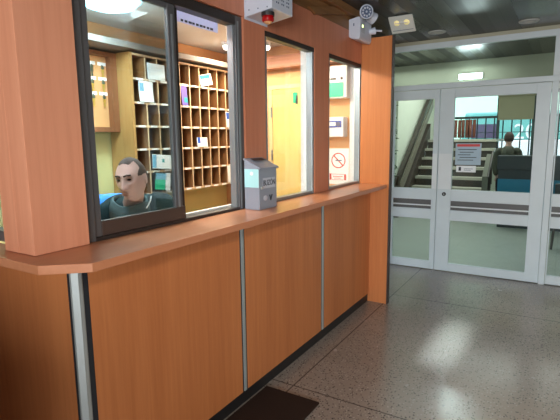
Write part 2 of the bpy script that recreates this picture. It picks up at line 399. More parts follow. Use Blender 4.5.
for i, (a, b_) in enumerate(((2.42, 3.075), (3.31, 3.99))):
    wo = MB().box(FX0+.02, FX1+.006, a+.001, a+.03, 1.101, 2.149).box(FX0+.02, FX1+.006, b_-.03, b_-.001, 1.101, 2.149).box(FX0+.02, FX1+.006, a+.03, b_-.03, 1.101, 1.122).build('window_%d' % (i+2), M['frame_alu'], bevel=.003)
    struct(wo, ['middle fixed office window with an aluminium frame', 'far fixed office window nearest the glass doors'][i], 'window')
    struct(MB().box(FX0+.02, FX1+.009, a+.001, b_-.001, 2.118, 2.1495).build('window_head', M['frame_top'], wo, bevel=.003))
    struct(MB().box(WX-.1, FX0+.019, b_-.03, b_-.001, 1.101, 2.149).build('window_lining', M['white_jamb'], wo))
    struct(MB().box(WX-.042, WX-.037, a+.03, b_-.03, 1.122, 2.118).build('window_pane', M['clear_glass'], wo))

# ================================================================== COUNTER
ctr = thing('reception_counter', 'long orange laminate reception counter with vertical metal strips', 'counter', (-1.48, 2.5, 0))
def cpart(mb, name, mat, bevel=0., parent=None):
    o = mb.build(name, mat, None, bevel); o.parent = parent or ctr
    o.matrix_parent_inverse = Matrix.Translation((1.48, -2.5, 0)); return o
top = [(-1.32, 3.96), (-1.32, .948), (-1.45, .836), (-3.38, .836), (-3.38, .969), (-1.69, .969), (-1.69, 3.96)]
cpart(MB().prism(top, 'z', 1.068, 1.1), 'countertop', M['lam_top'], .002)
PX = -1.472
def panel(y0, y1): return MB().box(PX-.018, PX, y0, y1, .078, 1.067)
cpart(panel(1.035, 1.972), 'front_panel', M['lam'])
cpart(panel(2.024, 2.967), 'front_panel', M['lam'])
cpart(panel(3.022, 3.96), 'front_panel', M['lam'])
cpart(MB().box(-2.4, -1.515, .978, .996, .078, 1.067), 'side_panel', M['lam'])
cpart(MB().box(-3.38, -2.404, .978, .996, .078, 1.067), 'side_panel', M['lam'])
def strip(y0, y1):
    d = cpart(MB().box(PX-.016, PX-.003, y0, y1, .078, 1.067), 'metal_strip', M['darkstrip'])
    s_ = MB().box(PX-.003, PX+.003, y0+.014, y1-.016, .079, 1.066).build('strip_inlay', M['steel'], d)
strip(1.973, 2.023); strip(2.968, 3.021)
cs = cpart(MB().prism([(PX, 1.034), (PX, .99), (PX-.014, .978), (-1.514, .978), (-1.514, 1.034)], 'z', .078, 1.067), 'metal_strip', M['darkstrip'])
MB().prism([(PX+.003, 1.006), (PX+.003, .992), (PX-.014, .975), (PX-.024, .975), (PX-.024, .980), (PX-.004, 1.018)], 'z', .079, 1.066).build('strip_inlay', M['steel'], cs)
cpart(MB().prism([(-1.482, 3.96), (-1.482, 1.0), (-1.52, .99), (-3.38, .99), (-3.38, 1.0), (-1.53, 1.02), (-1.5, 1.06), (-1.5, 3.96)], 'z', 0, .077), 'kick_plate', M['kick'])

cpart(MB().box(-1.69, -1.67, 1.05, 3.96, 0, 1.067), 'back_panel', M['lam'])
# mailbox BUZON
mb = thing('suggestion_box', 'grey metal drop box with sloping lid standing on the counter', 'mailbox', (-1.525, 2.262, 1.1))
X0, X1, Y0, Y1 = -.052, .05, -.085, .105
MB().prism([(X0, 0), (X1, 0), (X1, .235), (X0, .285)], 'y', Y0, Y1).build('body', M['boxgrey'], mb, .003)
MB().prism([(X0-.004, .288), (X1+.012, .234), (X1+.012, .242), (X0-.004, .297)], 'y', Y0-.006, Y1+.006).build('lid', M['boxgrey'], mb, .002)
lid2 = MB().prism([(X0+.02, .2915), (X0+.045, .283), (X0+.045, .285), (X0+.02, .2935)], 'y', Y0+.04, Y1-.04).build('slot', M['dark'], mb)
lb = MB().box(X1, X1+.0015, -.045, .085, .122, .182).build('label_plate', M['label_grey'], mb); lb['label'] = 'pale grey name label'
text_mesh('lettering', 'BUZÓN', .046, M['ink'], basis((0,1,0), (0,0,1), (1,0,0), (X1+.002, .02, .152)) @ Matrix.Diagonal((.8, 1, 1, 1)), lb)
lg = MB().ball((X1, -.02, .065), .002, .022, .016).build('emblem', M['label_grey'], mb, smooth=True)
MB().prism([(.018, .08), (.03, .08), (.037, .062), (.045, .08), (.056, .08), (.04, .045), (.033, .045)], 'x', X1, X1+.0015).build('emblem_mark', M['ink'], lg)
MB().tube((X1-.002, -.062, .128), (X1+.008, -.062, .128), .009).build('lock', M['steel'], mb, smooth=True)
sp = MB().box(-.05, .048, Y0-.0015, Y0, .13, .236).build('side_sticker_glare', M['palecyan_glare'], mb); sp['label'] = 'pale blue sticker with painted glare on the side'  # sticker widened and paled to paint the glare on this side
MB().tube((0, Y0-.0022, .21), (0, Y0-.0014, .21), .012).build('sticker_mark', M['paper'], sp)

# ------------------------------------------------------------------ alarm box
al = thing('alarm_box', 'white perforated metal siren box with red beacon high on the wall', 'alarm', (WX, 2.22, 2.17))
MB().box(0, .004, -.005, .228, .0, .23).build('back_plate', M['boxwhite'], al, .001)
bo = MB().prism([(.004, .012), (.18, .035), (.18, .25), (.004, .25)], 'y', 0, .225).build('housing', M['boxwhite'], al, .004)
pf = MB()
for i in range(3):
    for j in range(9):
        for k in range(2):
            pf.tube((.179, .05+i*.055+k*.018, .075+j*.02), (.1812, .05+i*.055+k*.018, .075+j*.02), .0055, n=8)
pf.build('perforated_pattern', M['hole'], bo)
pf = MB()
for j in range(5): pf.box(.085, .105, -.001, .001, .10+j*.03, .105+j*.03)
for x_ in (.03, .09, .15): pf.tube((x_, -.0015, .045), (x_, 0, .045), .004, n=8)
pf.build('vent_pattern', M['hole'], bo)
be = MB().lathe([(.001, -.014), (.030, -.013), (.034, -.004), (.032, .022), (.001, .023)], Matrix.Translation((.135, .03, -.013))).build('beacon', M['redlens'], al, smooth=True); be['label'] = 'red beacon lens'
MB().lathe([(.001, .016), (.036, .016), (.036, .036), (.001, .036)], Matrix.Translation((.135, .03, -.013))).build('beacon_collar', M['dark'], be)
MB().lathe([(.001, -.022), (.018, -.021), (.024, -.0125), (.001, -.0125)], Matrix.Translation((.135, .03, -.013))).build('beacon_tip', M['amber'], be)

# ------------------------------------------------------------------ emergency light with two heads
el = thing('emergency_light', 'white twin head emergency light on the wall above the end panel', 'emergency light', (WX, 3.68, 2.3))
hb = MB().prism([(0, .03), (.02, .015), (.085, .0), (.10, .02), (.10, .165), (.085, .18), (0, .165)], 'y', 0, .26).build('housing', M['boxwhite'], el, .006)
MB().tube((.1005, .05, .11), (.104, .05, .11), .012).build('indicator', M['led'], hb)
MB().box(.1, .102, .02, .10, .06, .17).build('front_plate', M['label_grey'], hb)
MB().box(.04, .05, -.0012, .0, .11, .13).build('mark', M['hole'], hb)
def head(c, d, r_, name='lamp_head'):
    d = Vector(d).normalized(); q = d.to_track_quat('Z', 'Y').to_matrix().to_4x4(); q.translation = Vector(c)
    h = MB().lathe([(.001, -.055), (r_*.55, -.052), (r_*.9, -.03), (r_, -.004), (r_, .006), (r_*.86, .007), (r_*.84, .001), (.001, .001)], q).build(name, M['boxwhite'], el, smooth=False)
    lens = MB().lathe([(.001, .002), (r_*.83, .002), (r_*.83, .004), (.001, .004)], q); lens = lens.build('lens', M['hole'], h)
    sp_ = MB()
    for k in range(9):
        a = 2*PI*k/9
        sp_.ball(q @ Vector((r_*.56*math.cos(a), r_*.56*math.sin(a), .005)), r_*.15, n=8)
    sp_.ball(q @ Vector((0, 0, .005)), r_*.16, n=8)
    sp_.build('bulb', M['boxwhite'], h, smooth=True)
head((.175, -.06, .188), (.72, -.9, -.22), .054)
head((.15, .17, .185), (.55, .75, -.45), .047)
MB().tube((.08, .05, .17), (.15, -.01, .19), .016).build('bracket', M['boxwhite'], el)
MB().tube((.08, .16, .17), (.13, .17, .19), .016).build('bracket', M['boxwhite'], el)
MB().tube((.1, .2, .09), (.15, .22, .1), .022, .03).tube((.15, .22, .1), (.19, .26, .1), .008).build('side_knob', M['boxwhite'], el)

# twin spot plate below hall ceiling
rot = Matrix.Rotation(math.radians(48), 4, 'X')
tp = thing('twin_spot_fixture', 'pale square ceiling fixture with two yellow spots near the end panel', 'ceiling light', (-1.285, 4.10, 2.545))
tb = MB().box(-.105, .105, -.012, .0, -.17, 0, rot).build('plate', M['panel_white'], tp, .003)
for sx_ in (-.04, .045):
    e = MB().lathe([(.001, 0), (.025, 0), (.023, .006), (.001, .008)], rot @ Matrix.Translation((sx_, -.012, -.065)) @ Matrix.Rotation(PI/2, 4, 'X')).build('spot', M['ledyellow'], tp, smooth=True); e['label'] = 'yellow spot lens'
MB().box(-.09, .09, -.0135, -.012, -.142, -.138, rot).build('seam', M['hole'], tb)
MB().box(-.06, .06, .03, .06, -.06, .004).build('bracket', M['panel_white'], tp)
# downlights
for k, (x_, y_, lab) in enumerate(((-1.172, 4.95, 'round recessed ceiling downlight, the left one near the glass'), (-.36, 4.98, 'round recessed ceiling downlight, the right one near the glass'))):
    dl = thing('downlight', lab, 'ceiling light', (x_, y_, CZ), 0, 'recessed downlights in the dark ceiling')
    MB().lathe([(.05, -.002), (.052, -.012), (.085, -.008), (.088, -.0005), (.05, -.0005)], n=28).build('trim_ring', M['downlight'], dl, smooth=True)
    MB().lathe([(.001, -.004), (.05, -.004), (.05, -.001), (.001, -.001)]).build('lens', M['panel_white'], dl)

# floor mat
tag(MB().box(-1.462, -1.10, .3, 2.2, .0, .012).build('floor_mat', M['mat'], bevel=.004), 'dark brown floor mat lying against the counter base', 'mat')

# ================================================================== GLASS PARTITION AND DOOR
def gp(mb, name, mat, parent=None, bevel=.003):
    o = mb.build(name, mat, parent, bevel); o['kind'] = 'structure'; return o
Y0, Y1 = YG, YG+.05
fr = MB()
fr.box(-1.79, 2.6, Y0, Y1, 2.455, 2.515)                   # head
fr.box(-1.79, 2.6, Y0-.004, Y1, 2.03, 2.085)               # transom bar
fr.box(-.146, -.09, Y0-.006, Y1, 0, 2.03).box(-.146, -.09, Y0-.003, Y1, 2.085, 2.455)   # right post
fr.box(-1.79, -1.745, Y0, Y1, 0, 2.03).box(-1.79, -1.745, Y0, Y1, 2.085, 2.455)
fr.box(2.54, 2.6, Y0, Y1, 0, 2.03)
part_ = gp(fr, 'window_5', M['white_alu']); struct(part_, 'white aluminium glazed partition frame across the hall', 'window')
gp(MB().box(-1.745, -.146, Y0+.02, Y0+.026, 2.085, 2.455).box(-.09, 2.6, Y0+.02, Y0+.026, 2.085, 2.455), 'transom_pane', M['glass'], part_, 0)
struct(MB().box(-3.4, -1.79, YG, YG+.05, 0, CZ).box(-1.79, 2.6, YG, YG+.05, 2.515, CZ).build('wall_far', M['beige']))
def leaf(name, x0, x1, sl, sr, label):
    d = MB()
    d.box(x0, x0+sl, Y0+.004, Y0+.044, .008, 2.024).box(x1-sr, x1, Y0+.004, Y0+.044, .008, 2.024)
    o = gp(d, name, M['white_alu']); struct(o, label, 'door')
    a, b_ = x0+sl, x1-sr
    for nm, z0, z1 in (('bottom_rail', .008, .10), ('lock_rail', .59, .705), ('middle_rail', .81, .935), ('top_rail', 1.925, 2.024)):
        gp(MB().box(a, b_, Y0+.005, Y0+.043, z0, z1), nm, M['white_alu'], o)
    gp(MB().box(a, b_, Y0+.025, Y0+.035, .705, .81), 'slot_panel', M['slot'], o, 0)
    gp(MB().box(a, b_, Y0+.008, Y0+.022, .738, .752), 'slot_bar', M['white_alu2'], o, .002)
    g = gp(MB().box(a, b_, Y0+.02, Y0+.026, .10, .59).box(a, b_, Y0+.02, Y0+.026, .935, 1.925), 'glass_pane', M['glass'], o, 0)
    return o
dA = leaf('door_1', -1.742, -1.198, .05, .055, 'left white framed glass door leaf behind the end panel')
dB = leaf('door_2', -1.192, -.149, .15, .125, 'wide white framed glass door with lock and notice')
gp(MB().box(-1.252, -1.2, Y0-.004, Y0+.0035, .94, 1.33), 'push_plate', M['white_alu2'], dA, .002)
gp(MB().box(-1.185, -1.045, Y0-.004, Y0+.0035, .94, 1.33), 'push_plate', M['white_alu2'], dB, .002)
lk = gp(MB().tube((-1.113, Y0-.010, .884), (-1.113, Y0+.003, .884), .021, n=18), 'door_lock', M['dark'], dB, 0)
gp(MB().tube((-1.113, Y0-.013, .884), (-1.113, Y0-.0101, .884), .008, n=12), 'lock_core', M['steel'], lk, 0)
dC = leaf('door_3', -.086, 1.1, .012, .10, 'right glass panel cut off by the picture edge')
leaf('door_4', 1.12, 2.53, .10, .10, 'far right glass panel outside the picture')

# notices on the door glass
def sheet(name, label, cat, x0, x1, z0, z1, mat, y=Y0+.0195, group=None):
    o = tag(MB().box(x0, x1, y-.0014, y, z0, z1).build(name, mat, origin=((x0+x1)/2, y, z0)), label, cat, group); return o
def lines(parent, spec, mat, name='print', y=Y0+.0195-.0022):
    m_ = MB()
    for x0, x1, z0, z1 in spec: m_.box(x0, x1, y, y+.0007, z0, z1)
    o = m_.build(name, mat); o.parent = parent; o.matrix_parent_inverse = Matrix.Translation(-Vector(parent.location)); return o
nt_ = sheet('notice_sheet', 'pale blue printed notice with red top edge on the door glass', 'notice', -1.015, -.755, 1.21, 1.44, plain('notice_paper', (170, 192, 206), .6))
lines(nt_, [(-1.0, -.77, 1.405, 1.432)], M['red'], 'red_heading')
lines(nt_, [(-.99+.02*(k % 2), -.80-.03*(k % 3), 1.37-k*.028, 1.377-k*.028) for k in range(5)], M['ink'], 'text_line')
n2_ = sheet('notice_label', 'small white label with a dark figure under the door notice', 'label', -1.0, -.80, 1.13, 1.20, M['paper'])
lines(n2_, [(-.975, -.95, 1.145, 1.185)], M['ink'], 'figure')
lines(n2_, [(-.92, -.83, 1.165, 1.170), (-.92, -.85, 1.15, 1.155)], M['hole'], 'text_line')

# ================================================================== LOBBY BEYOND
struct(MB().box(-4.6, 3.2, 7.1, 7.25, 2.2, 3.3).build('wall_bulkhead', M['beige']), 'beige bulkhead wall seen through the transom glass', 'wall')
struct(MB().box(-4.7, -4.6, YG, 12.2, 0, 3.3).build('wall_lobby_left', M['pale_wall']))
struct(MB().box(3.2, 3.3, YG, 12.2, 0, 3.3).build('wall_lobby_right', M['pale_wall']))
# stair side wall (pale), rising with the stair on the left
struct(MB().box(-3.4, -2.78, 8.9, 12.2, 0, 3.29).build('wall_stair', M['pale_wall']))
# back wall with window opening
YB = 12.2
bw = MB()
bw.box(-4.6, -2.47, YB, YB+.15, 0, 3.3).box(-2.47, 2.6, YB, YB+.15, 0, .95).box(-2.47, 2.6, YB, YB+.15, 2.56, 3.3).box(2.6, 3.2, YB, YB+.15, 0, 3.3)
struct(bw.build('wall_lobby_back', M['pale_wall']))
wf = MB().box(-2.47, -2.4, YB+.03, YB+.1, .95, 2.56).box(-2.4, 2.6, YB+.03, YB+.1, 2.49, 2.56).box(-2.4, 2.6, YB+.03, YB+.1, 1.955, 2.01).box(-2.4, 2.6, YB+.03, YB+.1, .95, 1.0)
for x_ in (-1.40, -.66, .5, 1.6): wf.box(x_-.03, x_+.03, YB+.02, YB+.1, 1.0, 2.49)
w6 = wf.build('window_6', M['bar']); struct(w6, 'barred street window beyond the glass door', 'window')
wb = MB()
x_ = -2.25
while x_ < 2.5:
    wb.tube((x_, YB+.12, 1.0), (x_, YB+.12, 1.955), .016, n=6); x_ += .19
wb.tube((-2.4, YB+.125, 1.62), (2.5, YB+.125, 1.62), .009, n=6)
struct(wb.build('window_bars', M['bar'], w6))
struct(MB().box(-2.4, 2.5, YB+.06, YB+.064, 1.0, 2.49).build('window_pane', M['clear_glass'], w6))
tag(MB().box(-1.40, -.66, YB-.06, YB-.05, 1.90, 2.44).tube((-1.42, YB-.055, 2.45), (-.64, YB-.055, 2.45), .025).build('roller_shade', M['shade']), 'olive roller shade half lowered over the street window', 'shade')
cu = MB()
for k in range(7):
    cu.tube((-2.42+k*.085, YB-.05, 1.5), (-2.42+k*.085, YB-.05, 1.93), .036, n=8)
tag(cu.build('curtain', M['curtain'], smooth=True), 'reddish brown gathered curtain at the left of the barred window', 'curtain')

# stairs
stx0, stx1, sty = -2.60, -1.22, 8.9
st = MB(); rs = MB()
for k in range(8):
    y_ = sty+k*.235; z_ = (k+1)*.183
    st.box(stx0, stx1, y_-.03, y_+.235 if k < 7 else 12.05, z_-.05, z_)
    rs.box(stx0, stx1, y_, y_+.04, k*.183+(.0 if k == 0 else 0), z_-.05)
sto = thing('staircase', 'stone staircase climbing away behind the glass doors', 'staircase', (-1.9, 8.9, 0))
def under(o, p): o.parent = p; o.matrix_parent_inverse = Matrix.Translation(-Vector(p.location)); return o
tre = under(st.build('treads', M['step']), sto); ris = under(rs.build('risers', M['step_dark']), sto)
under(MB().prism([(8.8, 0), (8.8, .82), (9.25, 1.2), (9.25, 0)], 'x', -1.215, -1.12).build('side_wall', M['olive']), sto)
sg = MB().prism([(8.75, 0), (8.75, .22), (10.75, 1.82), (10.75, 1.5), (9.0, 0)], 'x', -2.72, -2.61)
under(sg.build('stringer', M['rail_dark']), sto)
hr = MB().prism([(8.7, .64), (8.7, .74), (11.2, 2.62), (11.2, 2.52)], 'x', -2.74, -2.66)
under(hr.build('handrail', M['rail_dark']), sto)
hr = MB().prism([(8.85, .40), (8.85, .60), (11.2, 2.40), (11.2, 2.2)], 'x', -2.70, -2.67)
under(hr.build('rail_panel', M['rail_wood']), sto)
under(MB().box(-2.75, -2.65, 8.62, 8.72, 0, .8).build('newel_post', M['rail_dark']), sto)
for k in range(4):
    under(MB().tube((-1.12, 8.86+k*.12, .38+k*.09), (-1.12, 8.86+k*.12, .85+k*.09), .016, n=8).build('baluster', M['rail_dark']), sto)
under(MB().tube((-1.12, 8.8, .80), (-1.12, 9.3, 1.24), .022, n=8).build('handrail', M['rail_dark']), sto)

# dark counter with blue front
dk = thing('lobby_desk', 'dark desk with a blue lower front beyond the glass door', 'desk', (.3, 8.6, 0))
MB().box(-1.24, 1.9, -.19, .14, .97, 1.2).build('desk_top', M['deskdark'], dk, .006)
MB().box(-1.22, 1.88, -.16, .12, .82, .97).build('desk_front', M['deskdark'], dk)
MB().box(-1.22, 1.88, -.17, .12, .35, .82).build('blue_panel', M['deskblue'], dk)
MB().box(-1.2, 1.86, -.12, .12, 0, .35).build('desk_base', M['deskdark'], dk)

# seat by the right panel
sc_ = thing('lobby_chair', 'tan seated dark legged chair behind the right glass panel', 'chair', (.16, 7.3, 0))
MB().box(-.24, .24, -.24, .24, .40, .46).build('seat', M['seat'], sc_, .015)
MB().box(-.24, .24, .2, .25, .52, .85).build('backrest', M['deskdark'], sc_, .015)
for a in (-1, 1):
    for b_ in (-1, 1):
        MB().tube((a*.21, b_*.2, .40), (a*.23, b_*.24, 0), .016).build('leg', M['rail_dark'], sc_)
    MB().tube((a*.2, .22, .42), (a*.2, .225, .6), .014).build('back_post', M['rail_dark'], sc_)

# strip light on bulkhead
tl = thing('strip_light', 'lit fluorescent strip fixture above the glass door', 'ceiling light', (-1.19, 7.02, 2.33))
MB().box(-.16, .16, .03, .079, -.01, .06).build('fixture_body', M['panel_white'], tl, .004)
MB().box(-.15, .15, -.03, .03, -.025, .045).build('diffuser', M['tube'], tl, .01)

# hanging plant on the left
pl = thing('hanging_plant', 'trailing green plant beside the staircase wall', 'plant', (-2.72, 8.45, 0))
MB().box(-.2, .12, -.08, .1, .55, .62).build('shelf', M['rail_dark'], pl)
MB().lathe([(.001, .62), (.06, .62), (.085, .78), (.08, .78), (.001, .74)]).build('pot', M['rail_dark'], pl, smooth=True)
stt = MB().path([(0, 0, .7), (.03, .02, 1.2), (-.01, .02, 1.7), (.03, .03, 2.15)], .006); stt.build('stem', M['leaf'], pl)
lf = MB()
for k in range(46):
    z_ = .78+1.35*random.random(); a = random.random()*2*PI; d = Vector((math.cos(a), math.sin(a), random.uniform(-.6, .2))).normalized()
    q = d.to_track_quat('X', 'Z').to_matrix().to_4x4(); q.translation = Vector((.02, .02, z_))
    L_ = random.uniform(.05, .1)
    lf.quad(*[q @ Vector(p) for p in ((0, 0, 0), (L_*.5, L_*.3, .01), (L_, 0, -.01), (L_*.5, -L_*.3, .01))])
lf.build('foliage', M['leaf'], pl)

# street outside
struct(MB().box(-14, 14, YB+.15, 26, -.3, -.1).build('ground_street', M['street']))
struct(MB().box(-14, 14, 21, 21.4, -.1, 7).build('wall_street', M['facade']))
van = thing('parked_van', 'teal and white van with white number parked outside the barred window', 'van', (-.2, 16.2, -.1))
MB().prism([(-2.6, .35), (2.4, .35), (2.5, 1.0), (2.5, 1.52), (-2.6, 1.52)], 'y', -.8, .8).build('lower_body', M['vanwhite'], van, .04)
ub = MB().prism([(-2.6, 1.52), (2.5, 1.52), (1.9, 2.35), (-2.5, 2.35)], 'y', -.78, .78).build('upper_body', M['vanteal'], van, .05)
MB().box(-2.3, -1.55, -.802, -.78, 1.58, 2.0).build('side_window', M['vanglass'], van, .01)
text_mesh('number', '20', .62, M['vanwhite'], basis((1,0,0), (0,0,1), (0,-1,0), (-.83, -.785, 1.74)), ub, .004)
for x_ in (-1.8, 1.7): MB().lathe([(.001, -.1), (.33, -.1), (.34, 0), (.33, .1), (.001, .1)], Matrix.Translation((x_, -.75, .34)) @ Matrix.Rotation(PI/2, 4, 'X')).build('wheel', M['tyre'], van)

# ================================================================== OFFICE CONTENT
# pigeonhole rack
RX0, RX1 = OX+.002, -2.855
rk = thing('pigeonhole_rack', 'wall mounted wooden pigeonhole rack with numbered shelf tags', 'rack', (-3.0, 3.2, 1.06))
def rp(mb, name, mat, bevel=0., parent=None):
    o = mb.build(name, mat, None, bevel); o.parent = parent or rk; o.matrix_parent_inverse = Matrix.Translation(-Vector(rk.location)); return o
ry = [2.524+.1265*k for k in range(12)]; rz = [1.075+.1825*k for k in range(7)]
rz = [1.075+.181*k for k in range(7)]
rp(MB().box(RX0, RX0+.012, 2.51, ry[-1], 1.07, 2.17), 'back_panel', M['rack'])
rp(MB().box(RX0+.012, RX1, 2.50, 2.524, 1.06, 2.175), 'side_panel', M['rack_side'])
rp(MB().box(RX0+.012, RX1, ry[-1]-.01, ry[-1]+.012, 1.06, 2.175), 'side_panel', M['rack_side'])
for i in range(1, 11):
    d = rp(MB().box(RX0+.012, RX1-.003, ry[i]-.005, ry[i]+.005, rz[0]+.008, rz[6]), 'divider', M['rack'])
    MB().box(RX1-.0028, RX1, ry[i]-.006, ry[i]+.006, rz[0]+.008, rz[6]).build('edge_band', M['rack_edge'], d)
tag_me = None
for j in range(7):
    s_ = rp(MB().box(RX0+.012, RX1-.0035, 2.5245, ry[-1]-.01, rz[j]-.007, rz[j]+.007), 'shelf', M['rack'])
    MB().box(RX1-.0032, RX1+.0005, 2.5245, ry[-1]-.01, rz[j]-.008, rz[j]+.008).build('edge_band', M['rack_edge'], s_)
    if j < 6:
        for i in range(11):
            if tag_me is None:
                t_ = MB().box(0, .0012, -.034, .034, -.008, .008).build('number_tag', M['tag']); tag_me = t_
            else:
                t_ = tag_me.copy(); COL.objects.link(t_)
            t_.parent = rk; t_.location = Vector((RX1+.0006, (ry[i]+ry[i+1])/2, rz[j]))-Vector(rk.location)
    
def cell(i, j): return (ry[i]+ry[i+1])/2, rz[j]+.0085
def leaflet(name, label, cat, y, z, wd, ht, mat, lean=.25, yaw_=0., accents=(), x=None, curve=0., roll_=0.):
    """bent paper standing in a cell and leaning back"""
    t = MB(); n = 6; P = []
    for a in range(n+1):
        s_ = a/n; P.append((-.02*curve*math.sin(PI*s_), s_*ht))
    for (xa, za), (xb, zb) in zip(P, P[1:]):
        t.box(xa-.004, xa, -wd/2, wd/2, za, zb+.0005)
    o = t.build(name, mat); o.location = (x if x is not None else RX1-.012, y, z); o.rotation_euler = Euler((roll_, -lean, yaw_))
    tag(o, label, cat, 'papers in the pigeonhole rack')
    for (nm, y0, y1, z0, z1, m_) in accents:
        MB().box(.0006, .0016, y0*wd, y1*wd, z0*ht, z1*ht).build(nm, m_, o)
    return o
y_, z_ = cell(1, 5)
leaflet('white_card', 'square white card filling two top cells of the rack', 'card', y_+.045, z_, .185, .125, M['paper'], .05, x=RX1+.012)
y_, z_ = cell(0, 4)
o = leaflet('envelope', 'rounded white envelope in the second row of the rack', 'envelope', y_+.055, z_, .145, .16, M['paper'], .04, accents=(('blue_corner', -.48, -.2, .5, .9, M['skyblue']),), curve=.2, x=RX1+.016)
b2 = o.modifiers.new('bevel', 'BEVEL'); b2.width = .02; b2.segments = 4
y_, z_ = cell(4, 4)
leaflet('leaflet', 'purple leaflet standing upright beside the dark window stile', 'leaflet', y_-.015, z_, .07, .165, M['purple'], .08, accents=(('blue_print', -.1, .45, .15, .4, M['teal']),), x=RX1+.012)
y_, z_ = cell(6, 5)
leaflet('leaflet', 'white leaflet with teal heading lying across two top cells', 'leaflet', y_+.03, z_+.012, .17, .10, M['paper'], .06, accents=(('teal_heading', -.45, .35, .62, .95, M['teal']), ('text_line', -.3, .2, .3, .42, M['hole'])), x=RX1+.012, roll_=.2)
y_, z_ = cell(5, 2)
leaflet('leaflet', 'white leaflet with a blue corner in a middle cell', 'leaflet', y_+.07, z_, .14, .085, M['paper'], .1, accents=(('blue_corner', -.45, -.2, .4, 1.0, M['blue']),), x=RX1+.012)
y_, z_ = cell(9, 3)
leaflet('leaflet', 'white and blue leaflet at the right end of the rack', 'leaflet', y_-.03, z_, .08, .15, M['paper'], .08, accents=(('blue_block', -.45, .3, .55, .95, M['blue']),), x=RX1+.012)
y_, z_ = cell(9, 0)
leaflet('white_card', 'white card in the lowest row at the right end', 'card', y_-.025, z_, .085, .17, M['paper'], .06, x=RX1+.012)
y_, z_ = cell(1, 1)
leaflet('leaflet', 'white leaflet with blue side above the green leaflet', 'leaflet', y_+.055, z_+.01, .21, .115, M['paper'], .05, accents=(('blue_side', -.5, -.3, .05, .95, M['skyblue']), ('mark', .0, .12, .45, .7, M['teal'])), x=RX1+.013, roll_=-.08)
y_, z_ = cell(1, 0)
leaflet('leaflet', 'green and white leaflet beside the seated man', 'leaflet', y_+.055, z_+.008, .19, .15, M['dark'], .05, accents=(('green_block', -.5, .1, .05, .6, M['green']), ('blue_block', -.45, .2, .6, .95, M['skyblue']), ('white_stripe', .12, .4, .0, 1.0, M['paper'])), x=RX1+.014, roll_=-.12)

# key board
kb = thing('key_board', 'shallow wooden key cabinet with two columns of tags', 'key cabinet', (-3.0, 2.2, 1.575))
KX = -3.0
def kp(mb, name, mat, bevel=0.):
    o = mb.build(name, mat, None, bevel); o.parent = kb; o.matrix_parent_inverse = Matrix.Translation(-Vector(kb.location)); return o
kp(MB().box(OX+.002, KX-.055, 1.86, 2.49, 1.585, 2.15), 'board_panel', M['board'])
kp(MB().box(OX+.002, KX, 2.44, 2.497, 1.575, 2.17).box(OX+.002, KX, 1.84, 1.88, 1.575, 2.17).box(OX+.002, KX, 1.88, 2.44, 1.575, 1.612).box(OX+.002, KX, 1.88, 2.44, 2.14, 2.17), 'board_frame', M['board_frame'], .002)
key0 = None
rows = ['top', 'middle', 'lowest']; cols = [2.145, 2.25, 2.355-.01, 2.46-.04]
cols = [2.20, 2.305, 2.40]
for j, zz in enumerate((2.085, 1.975, 1.865)):
    for i, yy in enumerate(cols[1:]):
        p = kp(MB().box(KX-.055, KX-.051, yy-.036, yy+.036, zz-.012, zz+.012), 'tag', M['tag'])
        kk = thing('hanging_key', '%s key under the %s %s tag of the key cabinet' % (['grey', 'brass'][i] if j == 0 else 'brass', rows[j], ['left', 'right'][i]), 'key', (KX-.047, yy, zz-.014), 0, 'keys on the key cabinet')
        mt = M['keygrey'] if (j == 0 and i == 0) else M['brass']
        MB().tube((-.004, 0, .004), (.006, 0, -.002), .004).lathe([(.011, -.002), (.015, 0), (.011, .002)], Matrix.Translation((.003, 0, -.014)) @ Matrix.Rotation(PI/2, 4, 'Y')).build('ring', M['keygrey'], kk)
        MB().box(0, .004, -.011, .011, -.05, -.024).box(.0, .003, -.006, .006, -.085, -.05).box(.0005, .0025, .006, .011, -.08, -.065).build('blade', mt, kk, .001)

# yellow door
od = MB().box(-2.555, -2.515, 3.965, 3.999, 0, 2.03).box(-1.985, -1.945, 3.965, 3.999, 0, 2.03).box(-2.515, -1.985, 3.965, 3.999, 1.99, 2.03).build('door_5', M['doorframe'], bevel=.003)
struct(od, 'bright yellow wooden office door seen through the middle window', 'door')
struct(MB().box(-2.513, -1.987, 3.975, 3.998, .005, 1.988).build('door_panel', M['yellowdoor'], od))
struct(MB().tube((-2.52, 3.963, 1.72), (-2.52, 3.963, 1.82), .009).tube((-2.52, 3.963, 1.3), (-2.52, 3.963, 1.4), .009).build('door_hinge', M['frame_alu'], od))
gt = thing('door_tag', 'small green hanging tag high on the yellow door', 'tag', (-2.25, 3.972, 1.85))
MB().box(-.025, .022, -.006, .003, 0, .1).build('plate', M['green'], gt, .002)
MB().box(.008, .024, -.009, .0, -.01, .07).build('edge', M['dark'], gt, .001)

# boxes on end wall
fa = thing('first_aid_box', 'white wall box with bright green front at far window', 'first aid box', (-1.80, 3.94, 1.865))
MB().box(-.13, .115, -.045, .059, 0, .285).build('case', M['paper'], fa, .008)
MB().box(-.125, .085, -.052, -.045, .012, .135).build('green_front', plain('green_panel', (10, 214, 160), .4), fa, .006)
MB().box(-.04, .01, -.056, -.045, .165, .175).box(.06, .075, -.056, -.045, .16, .18).build('latch', M['ink'], fa)
cp = thing('alarm_control_panel', 'white control box with blue rimmed display on the end wall', 'control panel', (-1.82, 3.945, 1.52))
MB().box(-.12, .105, -.045, .054, 0, .18).build('case', M['paper'], cp, .008)
MB().box(-.115, .085, -.049, -.045, .085, .145).build('display_frame', M['blue'], cp, .01)
MB().box(-.11, .03, -.051, -.049, .1, .133).build('display', M['paper'], cp)
MB().tube((.055, -.053, .115), (.055, -.049, .115), .022).build('dial', M['hole'], cp)
ns = thing('no_smoking_sign', 'white no smoking notice with red ring in the far window', 'sign', (-1.80, 3.998, 1.08))
